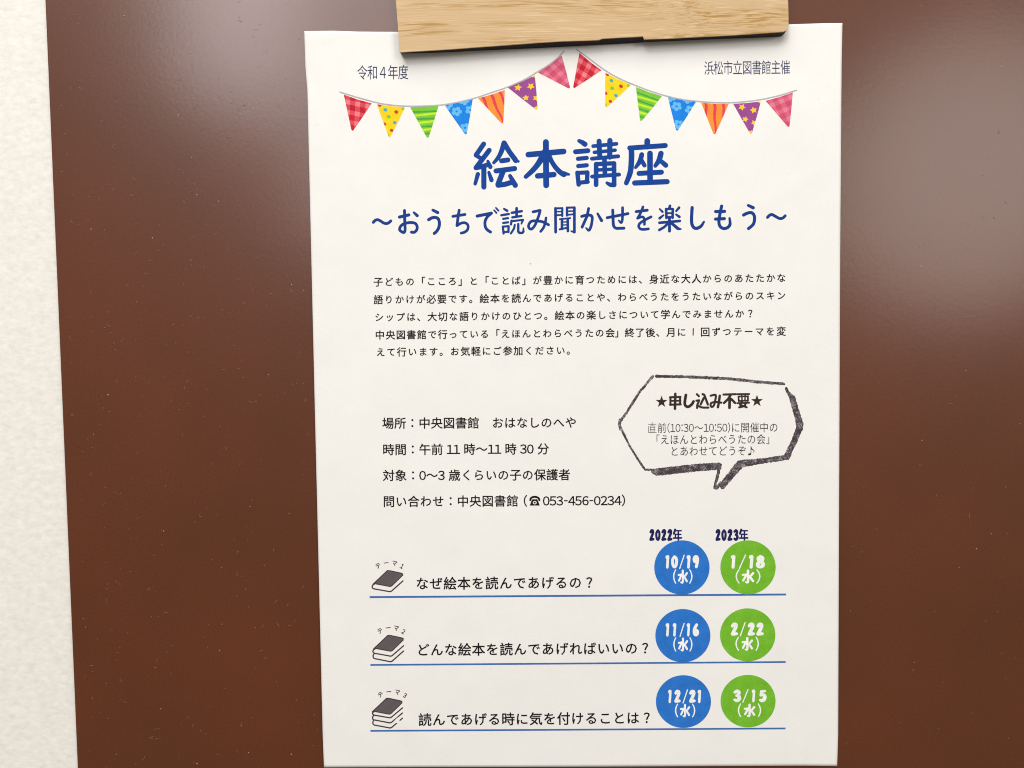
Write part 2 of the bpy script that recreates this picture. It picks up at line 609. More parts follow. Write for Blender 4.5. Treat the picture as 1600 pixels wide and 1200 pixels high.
def typeset(name, text, x0, y0, x1, y1, eh, mat, parent=poster, off=0.0, ew=None, eps=0.000035, kana=1.0):
    """one printed line: cells from x0 to x1, centre line from y0 to y1, em height eh"""
    tot = sum(weight(c) for c in text)
    L = math.hypot(x1 - x0, y1 - y0)
    unit = L / tot
    ew = ew or eh
    ux, uy = (x1 - x0) / L, (y1 - y0) / L
    V, Fa = [], []
    pos = 0.0
    for c in text:
        w = weight(c)
        cx = (pos + w / 2) * unit
        pos += w
        if c in ' 　☎♪直１':
            continue
        gv, gf = glyph(wide(c), off)
        k = kana if '\u3040' <= c <= '\u30ff' else 1.0
        a = len(V)
        if c == '-':
            k = 0.40
        mx_ = 0.5
        if c in ':：？?':
            xs_ = [g[0] for g in gv]
            mx_ = (min(xs_) + max(xs_)) / 2
        if c == '（':
            mx_ = 0.77
        if c in '(':
            mx_ = 0.80
        if c in ')':
            mx_ = 0.20
        myo = 0.0
        if c in ':：':
            ys_ = [g[1] for g in gv]
            myo = (min(ys_) + max(ys_)) / 2 - 0.38
        for gx, gy in gv:
            gy -= myo
            lx = cx + (gx - mx_) * ew * k
            ly = -(gy - 0.38) * eh * (k if c != '-' else 1)
            V.append(on_sheet(x0 + ux * lx - uy * ly, y0 + uy * lx + ux * ly, eps))
        Fa += [tuple(a + i for i in f_) for f_ in gf]
    if name is None:
        return V, Fa
    return finish_text(name, V, Fa, mat, parent)

def finish_text(name, V, Fa, mat, parent):
    og = sum(V, Vector((0, 0, 0))) / len(V)
    base = Vector((0, 0, 0))
    q = parent
    while q is not None:
        base += q.location
        q = q.parent
    o = link_mesh(name, [v - og for v in V], Fa, [mat])
    o.parent = parent
    o.location = og - base
    return o

def set_chars(name, items, size, mat, parent, off=0.0):
    """characters placed one by one: (char, cx, cy, degrees, width factor)"""
    V, Fa = [], []
    for c, cx, cy, deg, kx in items:
        gv, gf = glyph(wide(c), off)
        a = len(V)
        th = math.radians(deg)
        for gx, gy in gv:
            lx, ly = (gx - 0.5) * size * kx, -(gy - 0.38) * size
            V.append(on_sheet(cx + lx * math.cos(th) - ly * math.sin(th), cy + lx * math.sin(th) + ly * math.cos(th), 0.000035))
        Fa += [tuple(a + i for i in f_) for f_ in gf]
    return finish_text(name, V, Fa, mat, parent)

TITLE = ink(0, 62, 146)
SUB = ink(8, 54, 134)
HEAD = ink(50, 55, 92)
BODY = ink(22, 15, 11)
INFO = ink(20, 15, 12)
THEME = ink(18, 15, 15)
FINE = ink(52, 46, 46)
NAVY = ink(24, 26, 84)
BLUE = ink(40, 113, 198)
GREEN = ink(112, 180, 44)
RULE = ink(62, 104, 172)
KNOCK = ink(240, 242, 236)
POP = ink(50, 38, 34)
CRAY = mat_crayon()

# headline, four hand-lettered characters
TITLES = [
 (735, 215, "293,140 125,385 /52;125,390 225,455 /45;415,280 125,660 /53;120,668 260,640 400,590 /50;385,520,32 440,645,48;"
            "297,640 297,1090 /55;165,805,46 105,1018,38;408,768,34 465,935,48;"
            "~742,118,55 690,290,52 620,430,46 515,555,34;~745,118,55 860,310,55 970,460,56 1000,505,56;970,470,40 1062,526,26;"
            "685,512 828,492 /52;565,735 975,682 /54;720,745 610,1030 /58;610,1050 760,1030 930,980 /55;875,845,42 990,1050,58"),
 (812, 215, "578,100 585,1050 /63;190,375 970,305 /60;~560,330,80 420,560,62 290,720,56 135,862,46;"
            "~600,340,80 690,500,52 780,640,52 880,750,56 975,815,56;975,790,50 1088,812,25;395,845 755,815 /58"),
 (890, 210, "210,142,40 280,175,50 340,217,56;130,383 405,358 /52;185,537 378,518 /45;190,698 378,680 /45;"
            "172,845 200,1105 /48;175,848 390,838 /44;392,838 385,1035 /48;210,1065 402,1045 /44;"
            "650,150 668,510 /54;890,135 885,500 /56;520,258 1035,207 /40;545,395 1005,347 /38;492,535 1072,482 /42;"
            "768,520 780,900 /50;585,655 585,1110 /50;590,655 985,636 /46;980,642 983,1105 /50;~983,1112,52 900,1110,46 825,1070,34;"
            "600,785 980,765 /37;497,930 1092,885 /42"),
 (968, 210, "612,145 612,270 /62;225,300 1010,245 /53;~262,320,60 265,520,60 240,820,58 150,1072,50;"
            "~490,445,52 450,590,52 355,730,34;490,580 550,682 /46;672,420 675,1050 /60;~915,420,58 870,570,56 790,692,42;"
            "905,580,46 1020,680,54;430,860 925,833 /53;335,1072 1050,1042 /56"),
]
for ox, oy, d in TITLES:
    pen('title_character', d, ox, oy, 14.12, TITLE, fat=1.05)

SUBS = [
 (575, 320, 13.33, "~110,365 150,325 200,310 260,335 320,375 380,390 430,375 475,335 /28"),
 (575, 320, 13.33, "655,255 850,210 /30;760,120 768,420 /29;~768,410 772,520 750,575 700,560 660,520 672,460 720,410 800,380 900,368 985,388 1022,450 1015,520 965,570 905,568 /28;955,160,22 1025,225,31"),
 (575, 320, 13.33, "1350,110,27 1450,160,32;~1262,310 1330,272 1400,262 1460,290 1487,370 1475,470 1430,550 1380,595 /30"),
 (695, 320, 17.78, "225,320 560,268 /37;400,150 370,320 338,575 /37;~338,580 430,520 530,495 612,525 650,600 625,700 545,760 455,785 /35"),
 (695, 320, 17.78, "900,312 1295,232 /40;~1290,240 1185,330 1122,450 1120,580 1165,680 1270,755 /38;1370,150,22 1435,225,25;1420,85,22 1490,160,26"),
 (775, 318, 17.78, "225,150,28 310,200,34;150,325 355,290 /31;200,425 335,405 /29;200,540 335,520 /29;190,640 210,830 /31;190,640 350,630 /28;350,630 345,790 /31;215,795 350,780 /28;"
                   "572,130 572,360 /35;440,257 715,212 /33;455,385 705,345 /31;430,475 415,580 /29;440,490 750,452 /28;750,455,30 705,560,22;~520,592 500,690 415,830 /28;618,570,31 618,780,32 650,815,32 730,815,32 762,780,32 762,680,18"),
 (775, 318, 17.78, "1030,230 1220,190 /36;~1225,190 1200,300 1120,520 1050,650 980,710 920,680 905,610 950,520 1030,482 1150,485 1300,510 1460,590 /36;~1390,400 1370,520 1320,670 1240,775 /34"),
 (855, 316, 17.78, "230,170 235,830 /36;235,170 420,165 /27;420,165 418,380 /29;250,262 410,258 /20;250,360 410,352 /24;550,150 550,365 /32;550,150 755,145 /28;755,150 755,830 /36;560,248 740,243 /20;560,350 740,332 /24;750,832,28 665,800,21;"
                   "350,470 640,440 /24;410,470 410,740 /35;570,460 575,800 /34;420,550 560,545 /18;420,632 560,628 /18;345,752 560,708 /26"),
 (855, 316, 17.78, "~960,392,38 1060,365,38 1180,357,38 1240,390,38 1250,480,36 1225,640,36 1180,755,36 1140,775,34 1078,712,20;1150,175 1110,380 970,690 /37;1400,315,30 1510,508,42"),
 (940, 314, 17.78, "155,465 735,350 /37;~310,255 318,480 325,640 350,720 410,758 500,758 620,755 /38;~583,185,36 582,400,36 572,540,34 540,600,34 475,540,22"),
 (940, 314, 17.78, "960,295 1270,255 /37;~1150,165 1090,320 1000,480 /35;~1000,480 1100,442 1160,455 1190,520 1190,650 /34;~1375,440 1180,540 1065,620 1030,700 1070,770 1150,790 1300,775 /35"),
 (1020, 314, 17.78, "478,135 460,200 /36;370,225 380,470 /35;370,225 550,220 /30;555,225 550,465 /35;400,340 540,335 /24;400,450 540,445 /26;190,220,22 270,300,31;295,395,24 190,480,35;730,185,35 650,280,28;650,375,26 740,440,35;185,605 750,555 /35;"
                    "462,450 465,835 /38;~430,610 320,720 180,805 /34;~510,610,35 620,700,40 700,765,40 785,780,18"),
 (1020, 314, 17.78, "~1093,185,42 1080,400,42 1078,560,42 1100,680,42 1160,750,42 1240,755,42 1340,700,40 1420,580,28"),
 (1105, 314, 12.31, "162,203 335,200 /28;160,348 330,340 /28;~278,98,28 245,250,28 225,400,28 250,490,28 320,530,28 400,505,28 440,440,28 430,330,20"),
 (1105, 314, 12.31, "790,85,25 885,130,30;~700,270 770,235 850,225 900,270 910,350 885,450 795,530 /28"),
 (1105, 314, 12.31, "~1160,315 1200,275 1250,262 1320,300 1390,335 1450,330 1500,285 /26"),
]
for ox, oy, sc, d in SUBS:
    pen('subtitle_character', d, ox, oy, sc, SUB, fat=1.10)

typeset('header_text', '令和４年度', 558.2, 113.4, 638.0, 112.6, 24.2, HEAD, ew=17.0, off=-0.008)
typeset('header_text', '浜松市立図書館主催', 1100.3, 106.4, 1234.6, 104.8, 23.6, HEAD, ew=15.8, off=-0.008)

for t, x0, y0, x1, y1 in (
    ('子どもの「こころ」と「ことば」が豊かに育つためには、身近な大人からのあたたかな', 582.6, 440.6, 1229.0, 434.0),
    ('語りかけが必要です。絵本を読んであげることや、わらべうたをうたいながらのスキン', 582.8, 468.3, 1229.0, 461.6),
    ('シップは、大切な語りかけのひとつ。絵本の楽しさについて学んでみませんか？', 584.2, 495.7, 1180.5, 489.8),
    ('えて行います。お気軽にご参加ください。', 586.4, 550.2, 900.8, 547.2)):
    typeset('paragraph_line', t, x0, y0, x1, y1, 15.4, BODY, kana=0.93, off=0.018)

LV, LF = [], []
def ly(x):
    return 523.5 - 6.1 * (x - 585.4) / 643.8
for t, x0, x1 in (('中央図書館で行っている「えほんとわらべうたの会', 585.4, 961.5), ('」', 960.5, 975.6), ('終了後、月に', 975.6, 1073.0), ('回ずつテーマを変', 1093.4, 1229.2)):
    v_, f_ = typeset(None, t, x0, ly(x0), x1, ly(x1), 15.4, BODY, kana=0.93, off=0.018)
    LF += [tuple(i + len(LV) for i in q_) for q_ in f_]
    LV += v_
finish_text('paragraph_line', LV, LF, BODY, poster)
pen('numeral_stroke', '1083.2,513.4 1083.0,523.6 /0.85', 0, 0, 1, BODY)

for t, x0, y0, x1, y1 in (
    ('場所：中央図書館　おはなしのへや', 596.7, 661.3, 901.6, 660.0),
    ('時間：午前 11 時〜11 時 30 分', 597.5, 702.5, 858.2, 701.2),
    ('対象：0〜3 歳くらいの子の保護者', 597.8, 743.0, 891.4, 741.6),
    ('問い合わせ：中央図書館（☎053-456-0234）', 598.0, 783.6, 990.0, 781.8)):
    dl = typeset('detail_line', t, x0, y0, x1, y1, 19.0, INFO, off=0.015, kana=0.97)

def z1(x, y): return (570 + x / 3.721, 640 + y / 3.721)
tel_hand = parse('~962,526 968,513 988,507 1008,513 1015,526 /6', 570, 640, 3.721)
tel_body = [z1(975, 521), (z1(1002, 521)), z1(1008, 532), z1(1017, 558), z1(959, 558), z1(968, 532)]
tel = [tel_hand, [tel_body], [[(z1(988, 541)[0] + 3.0 * math.cos(k * math.tau / 16), z1(988, 541)[1] + 2.7 * math.sin(k * math.tau / 16)) for k in range(16)]],
       [[(z1(988, 541)[0] + 1.6 * math.cos(k * math.tau / 12), z1(988, 541)[1] + 1.4 * math.sin(k * math.tau / 12)) for k in range(12)]]]
print_layers('telephone_symbol', tel, lambda s: None if (2 in s and 3 not in s) else 0, [INFO], dl, grid=0)

# rules, circles with dates
def strip(x0, y0, x1, y1, w):
    n = 40
    out = []
    for k in range(n):
        a, b_ = k / n, (k + 1) / n
        xa, xb = x0 + (x1 - x0) * a, x0 + (x1 - x0) * b_
        ya, yb = y0 + (y1 - y0) * a, y0 + (y1 - y0) * b_
        out.append([(xa, ya - w / 2), (xb, yb - w / 2), (xb, yb + w / 2), (xa, ya + w / 2)])
    return out
for x0, y0, x1, y1, w in ((577.6, 933.0, 1228.2, 928.9, 3.0), (578.8, 1039.0, 1227.6, 1034.4, 2.7), (578.8, 1142.0, 1227.3, 1138.2, 2.7)):
    print_layers('rule_line', [strip(x0, y0, x1, y1, w)], lambda s: 0, [RULE], grid=0)

def disc(cx, cy, rx, ry=None, n=72):
    ry = ry or rx
    return [(cx + rx * math.cos(2 * math.pi * k / n), cy + ry * math.sin(2 * math.pi * k / n)) for k in range(n)]

# heavy pop numerals in a unit box (0..100 wide, 0..200 tall)
DIG = {
 '0': "~50,24 24,60 20,105 30,155 50,176 72,150 80,95 74,50 50,24 /22",
 '1': "38,30,28 58,28,28;60,26 46,176 /26",
 '2': "~24,52,22 42,26,24 66,30,26 70,62,25 52,110,24 24,172,24;26,174,24 78,168,22",
 '3': "~22,42,22 50,24,24 72,46,24 60,84,22 44,94,20;~46,94,22 72,108,24 76,146,26 50,174,24 20,160,20",
 '5': "36,30,22 78,24,20;34,32 28,88 /20;~28,90,20 56,78,22 78,104,25 72,150,26 46,176,24 22,164,20",
 '6': "~62,24,22 36,70,24 24,125,24 34,168,24 60,172,24 76,138,24 62,108,22 36,116,20",
 '8': "~50,24 28,44 32,76 52,92 74,72 72,38 50,24 /23;~52,96 24,122 22,158 48,176 76,160 78,124 52,96 /24",
 '9': "~74,70,22 66,30,24 40,26,24 24,58,24 34,96,22 62,92,22 76,58,22 74,90,22 56,174,22",
}
MIZU = "90,18 92,165 /17;~92,165,17 84,186,15 62,182,12;20,78,14 62,74,15;~66,72,15 48,118,15 26,158,15;~158,54,17 130,88,15 112,104,14;~112,100,14 136,134,16 158,166,17"
def box_pen(dat, x0, y0, w, h, bw, bh):
    """strokes of a (bw x bh) box scaled into x0,y0,w,h"""
    out = []
    sx, sy = w / bw, h / bh
    for cap in parse(dat, 0, 0, 1.0 / 1.0):
        out.append([(x0 + p[0] * sx, y0 + p[1] * sy) for p in cap])
    return out

def date_circle(cx, cy, rx, ry, mat, digs, dy0, dy1, par, mz, py0, py1):
    c = print_layers('date_circle', [[disc(cx, cy, rx, ry)]], lambda s: 0, [mat], eps=0.00006)
    c['label'] = 'green date circle' if mat is GREEN else 'blue date circle'
    polys = []
    for ch, xa, xb in digs:
        if ch == '/':
            for k in range(3):
                u, v = k / 3, (k + 1) / 3
                polys.append(capsule((xb + (xa - xb) * u, dy0 + (dy1 - dy0) * u), 0.85, (xb + (xa - xb) * v, dy0 + (dy1 - dy0) * v), 0.85, 4))
            continue
        if ch == '1':
            xa, xb = xa - 1.8, xb + 0.9
        polys += box_pen(DIG[ch], xa, dy0, xb - xa, dy1 - dy0, 100, 200)
    polys += box_pen(MIZU, mz[0], py0, mz[1] - mz[0], py1 - py0, 180, 200)
    h = py1 - py0
    for (xa, xb), s in ((par[0], 1), (par[1], -1)):
        ww = xb - xa - 1.0
        d = []
        for k in range(9):
            g = (k / 8 - 0.5) * 2
            o_ = ww * g * g
            d.append(((xa + 0.8 + o_) if s == 1 else (xb - 0.8 - o_), py0 + 0.5 + (h - 1) * k / 8, 1.05 - 0.2 * abs(g)))
        for p, q in zip(d, d[1:]):
            polys.append(capsule(p[:2], p[2], q[:2], q[2], 4))
    print_layers('date_text', [polys], lambda s: 0, [KNOCK], c, eps=0.000085)
    return c

def z4(x): return 1000 + x / 5.7125
def z4y(y): return 940 + y / 5.7125
date_circle(1065.5, 886.6, 43.2, 42.4, BLUE, [('1', 1040.8, 1046), ('0', 1048.8, 1059.2), ('/', 1062, 1069), ('1', 1073.8, 1079.2), ('9', 1082.2, 1092.5)],
            867.5, 888.3, [(1051.8, 1056), (1077.4, 1081.8)], (1058.4, 1075.2), 889.8, 911.8)
date_circle(1168.8, 886.4, 43.2, 42.2, GREEN, [('1', 1142.8, 1149.6), ('/', 1155.3, 1164.8), ('1', 1171, 1177.8), ('8', 1181.6, 1194.6)],
            867.2, 888.3, [(1149.6, 1155), (1182.4, 1188)], (1158.2, 1179.2), 889.8, 911.6)
date_circle(1067.0, 993.2, 43.0, 41.6, BLUE, [('1', z4(235), z4(262)), ('1', z4(298), z4(325)), ('/', z4(357), z4(394)), ('1', z4(423), z4(447)), ('6', z4(470), z4(528))],
            z4y(193), z4y(311), [(z4(298), z4(320)), (z4(445), z4(467))], (z4(335), z4(432)), z4y(320), z4y(444))
date_circle(1168.3, 991.9, 43.2, 41.4, GREEN, [('2', z4(810), z4(875)), ('/', z4(895), z4(938)), ('2', z4(960), z4(1025)), ('2', z4(1038), z4(1104))],
            z4y(187), z4y(306), [(z4(853), z4(880)), (z4(1035), z4(1060))], (z4(903), z4(1012)), z4y(315), z4y(438))
date_circle(1067.9, 1096.2, 43.0, 41.2, BLUE, [('1', z4(257), z4(283)), ('2', z4(306), z4(363)), ('/', z4(384), z4(424)), ('2', z4(438), z4(497)), ('1', z4(520), z4(546))],
            z4y(787), z4y(905), [(z4(313), z4(337)), (z4(468), z4(492))], (z4(353), z4(450)), z4y(912), z4y(1032))
date_circle(1168.9, 1095.5, 42.9, 41.0, GREEN, [('3', z4(833), z4(902)), ('/', z4(918), z4(964)), ('1', z4(1003), z4(1030)), ('5', z4(1061), z4(1127))],
            z4y(785), z4y(899), [(z4(875), z4(900)), (z4(1055), z4(1080))], (z4(922), z4(1033)), z4y(910), z4y(1030))

# years above the circles: zoomed boxes measured at 1010,820 x26.67
YEAR = "40,10,18 20,70,16;30,25 135,25 /11;45,78 130,80 /11;45,80 45,130 /12;15,135 140,132 /13;90,30 90,200 /13"
def year_text(x, digits):
    polys = []
    for i, ch in enumerate(digits):
        polys += box_pen(DIG[ch], x + 0.2 + i * 9.35, 826.6, 8.2, 18.9, 100, 200)
    polys += box_pen(YEAR, x + 36.6, 826.6, 15, 21.0, 150, 200)
    return print_layers('year_text', [polys], lambda s: 0, [NAVY])
year_text(1014.3, '2022')
year_text(1117.6, '2023')

# theme lines
for t, x0, y0, x1, y1 in (
    ('なぜ絵本を読んであげるの？', 648.9, 911.8, 931.6, 910.0),
    ('どんな絵本を読んであげればいいの？', 650.0, 1015.4, 1019.0, 1012.6),
    ('読んであげる時に気を付けることは？', 653.2, 1124.6, 1021.4, 1121.4)):
    typeset('theme_line', t, x0, y0, x1, y1, 21.2, THEME, off=0.017, kana=0.97)

# book icons with their curved captions
COVER = ink(92, 86, 88)
LINE = ink(64, 54, 56)
def book(ox, oy, cov, strokes, chars, num):
    pts = [(ox + a / 6.667, oy + b_ / 6.667) for a, b_ in cov]
    layers = [[pts], parse(strokes, ox, oy, 6.667)]
    o = print_layers('book_icon', layers, lambda s: 1 if 1 in s else 0, [COVER, LINE])
    set_chars('icon_caption', [(c, ox + x / 6.667, oy + y / 6.667, dg, k) for c, x, y, dg, k in chars], 9.8, THEME, o, 0.02)
def cover(dx, dy):
    return [(x + dx, y + dy) for x, y in ((238, 207), (262, 207), (385, 234), (400, 243), (397, 260), (283, 370), (264, 381), (104, 350), (82, 358), (84, 348))]
def rim(dx, dy):
    q = lambda x, y: '%g,%g' % (x + dx, y + dy)
    return ' '.join((q(238, 211), q(262, 211), q(385, 238), q(396, 246))) + ' /5;' + ' '.join((q(396, 258), q(283, 368), q(264, 377), q(104, 347))) + ' /5;' + ' '.join((q(236, 210), q(86, 352))) + ' /6;'
book(570, 860, cover(0, 0), rim(0, 0) + "~100,350 80,365 78,388 92,400 /7;92,400 262,430 /7;262,430 278,424 397,318 /7",
     [('テ', 138, 160, -24, 0.9), ('ー', 222, 130, -6, 0.9), ('マ', 310, 132, 12, 0.9), ('1', 388, 165, 30, 0.9)], 1)
book(570, 860, cover(6, 674), rim(6, 674) + "~106,1026 88,1040 85,1058 98,1071 /7;98,1071 270,1102 /7;270,1102 285,1096 404,993 /7;~96,1078 86,1096 92,1120 106,1128 /7;106,1128 268,1160 /7;268,1160 284,1154 404,1048 /7",
     [('テ', 158, 838, -24, 0.9), ('ー', 243, 806, -6, 0.9), ('マ', 328, 808, 12, 0.9), ('2', 403, 846, 30, 0.9)], 2)
book(570, 1040, cover(-8, 130), rim(-8, 130) + "~98,478 84,490 82,505 95,515 /7;95,515 260,544 /7;260,544 276,538 392,441 /7;~93,520 82,535 84,558 98,566 /7;98,566 262,597 /7;262,597 278,591 392,494 /7;~93,572 84,588 88,610 102,620 /7;102,620 264,650 /7;264,650 280,644 392,548 /7",
     [('テ', 163, 302, -22, 0.9), ('ー', 250, 272, -5, 0.9), ('マ', 340, 275, 13, 0.9), ('3', 420, 310, 30, 0.9)], 3)

# crayon speech bubble
random.seed(5)
def rough_edge(poly, step=7.0, amp=3.0):
    out = []
    for i in range(len(poly)):
        a, b_ = poly[i], poly[(i + 1) % len(poly)]
        L = math.hypot(b_[0] - a[0], b_[1] - a[1])
        n = max(1, int(L / step))
        for k in range(n):
            t = k / n
            j = random.uniform(-amp, amp) if k else 0
            nx, ny = -(b_[1] - a[1]) / L, (b_[0] - a[0]) / L
            out.append((a[0] + (b_[0] - a[0]) * t + nx * j, a[1] + (b_[1] - a[1]) * t + ny * j))
    return out
def rough_stroke(pts, r):
    out = []
    for a, b_ in zip(pts, pts[1:]):
        L = math.hypot(b_[0] - a[0], b_[1] - a[1])
        n = max(1, int(L / 9))
        for k in range(n):
            u, v = k / n, (k + 1) / n
            j1, j2 = random.uniform(-2, 2), random.uniform(-2, 2)
            rr = r * random.uniform(0.80, 1.18)
            out.append(capsule((a[0] + (b_[0] - a[0]) * u + j1, a[1] + (b_[1] - a[1]) * u + j2), rr,
                               (a[0] + (b_[0] - a[0]) * v + j2, a[1] + (b_[1] - a[1]) * v + j1), rr, 5))
    return out
bub = []
for pts, r in (([(350, 64), (245, 190), (150, 340), (96, 415)], 9.5), ([(96, 405), (88, 440), (100, 478)], 11), ([(100, 470), (170, 610), (235, 715), (290, 795)], 8),
               ([(380, 65), (600, 68), (950, 84), (1160, 108), (1375, 124)], 11), ([(1393, 160), (1415, 215)], 10),
               ([(872, 755), (855, 850), (832, 935), (850, 940), (880, 895)], 11), ([(300, 795), (340, 795)], 8)):
    bub += rough_stroke(pts, r)
for poly in ([(1396, 168), (1440, 205), (1460, 218), (1500, 350), (1528, 440), (1524, 475), (1490, 550), (1412, 720), (1370, 690), (1430, 570), (1470, 468), (1462, 400), (1425, 270)],
             [(1398, 676), (1414, 716), (1200, 748), (1050, 776), (1010, 745), (1030, 720), (1250, 700)],
             [(1020, 722), (1064, 764), (985, 850), (905, 945), (884, 945), (866, 915), (930, 830), (990, 750)],
             [(325, 790), (500, 770), (700, 748), (868, 738), (890, 750), (884, 792), (700, 808), (500, 830), (378, 843), (345, 822)]):
    bub.append(rough_edge(poly))
bub = [[(950 + x / 5, 575 + y / 5) for x, y in p] for p in bub]
bubble = print_layers('speech_bubble', [bub], lambda s: 0, [CRAY])
POPT = ("245,140 245,245 /13;240,140 385,135 /13;378,135 380,240 /13;245,190 385,187 /11;240,243 388,238 /13;313,92 308,298 /16;"
        "~460,108 445,200 450,250 490,272 540,240 565,198 /17;"
        "612,97 640,125 /13;605,187 645,182 622,235 615,288 /13;~615,250 680,280 773,283 /13;692,97 715,105 765,240 /14;708,150 665,238 /14;"
        "~805,118 872,108 868,180 850,250 820,275 803,250 815,218 880,205 953,215 /13;930,118 920,200 905,278 /15;"
        "982,102 1150,97 /13;1085,100 1050,160 990,218 /15;1068,150 1065,285 /17;1090,165 1143,218 /15;"
        "1172,97 1338,95 /12;1190,130 1195,195 /11;1190,130 1325,126 /10;1322,126 1320,190 /11;1195,190 1325,186 /10;1235,100 1240,185 /9;1283,100 1280,185 /9;1174,222 1338,216 /11;1242,195 1212,245 1303,278 /13;1295,215 1275,262 1200,280 /13")
def star(cx, cy, r, rot=-90, k=0.40):
    return [(cx + (r if i % 2 == 0 else r * k) * math.cos(math.radians(rot + 36 * i)), cy + (r if i % 2 == 0 else r * k) * math.sin(math.radians(rot + 36 * i))) for i in range(10)]
pp = parse(POPT, 1020, 605, 8.89, 1.18)
pp.append([(1020 + x / 8.89, 605 + y / 8.89) for x, y in star(122, 204, 88)])
pp.append([(1020 + x / 8.89, 605 + y / 8.89) for x, y in star(1447, 192, 88)])
print_layers('bubble_heading', [pp], lambda s: 0, [POP], bubble)
typeset('bubble_line', '直前(10:30〜10:50)に開催中の', 1012.0, 668.7, 1216.2, 667.6, 16.9, FINE, bubble, off=-0.002, ew=14.6)
typeset('bubble_line', '「えほんとわらべうたの会」', 1016.2, 687.0, 1211.6, 686.0, 16.9, FINE, bubble, off=-0.002, ew=14.8)
typeset('bubble_line', 'とあわせてどうぞ♪', 1046.2, 705.0, 1182.0, 704.2, 16.9, FINE, bubble, off=-0.002, ew=14.8)

pen('kanji_symbol', '316,440 374,439 /2.2;345,426 345,452 /2.2;330,453 330,493 /2;330,453 366,453 /2;366,453 366,493 /2;330,466 366,466 /2;330,479 366,479 /2;330,492 366,492 /2;318,456 318,504 /2.2;318,504 378,503 /2.2', 950, 575, 5, FINE, bubble)
pen('note_symbol', '~1100,676,6 1106,674,8 1112,672,7;1117,672 1117,614 /2.6;~1117,616,4 1124,634,4 1140,644,3 1138,660,2', 950, 575, 5, FINE, bubble)

# bunting
def uvmap(A, B, T):
    M = ((A[0] + B[0]) / 2, (A[1] + B[1]) / 2)
    D = (T[0] - M[0], T[1] - M[1])
    return lambda u, v: (A[0] + (B[0] - A[0]) * u + D[0] * v, A[1] + (B[1] - A[1]) * u + D[1] * v)
def q(f_, u0, v0, u1, v1, u2, v2, u3, v3):
    return [f_(u0, v0), f_(u1, v1), f_(u2, v2), f_(u3, v3)]
def blob(f_, u, v, r, n=12, wob=0.0):
    return [f_(u + r * math.cos(2 * math.pi * k / n) * (1 + wob * math.sin(3 * k)), v + r * 0.78 * math.sin(2 * math.pi * k / n)) for k in range(n)]
PAL = {'gingham': [(188, 24, 40), (212, 70, 84), (226, 122, 130)], 'pink': [(198, 74, 104), (208, 96, 124), (218, 122, 144)],
       'dots': [(248, 204, 18), (196, 62, 40), (70, 166, 172), (140, 186, 48)],
       'stripes': [(116, 190, 52), (64, 160, 62), (186, 222, 38)],
       'flowers': [(16, 124, 218), (96, 180, 236), (16, 110, 200)],
       'tiger': [(240, 140, 50), (220, 62, 78)],
       'stars': [(148, 72, 140), (250, 198, 40)]}
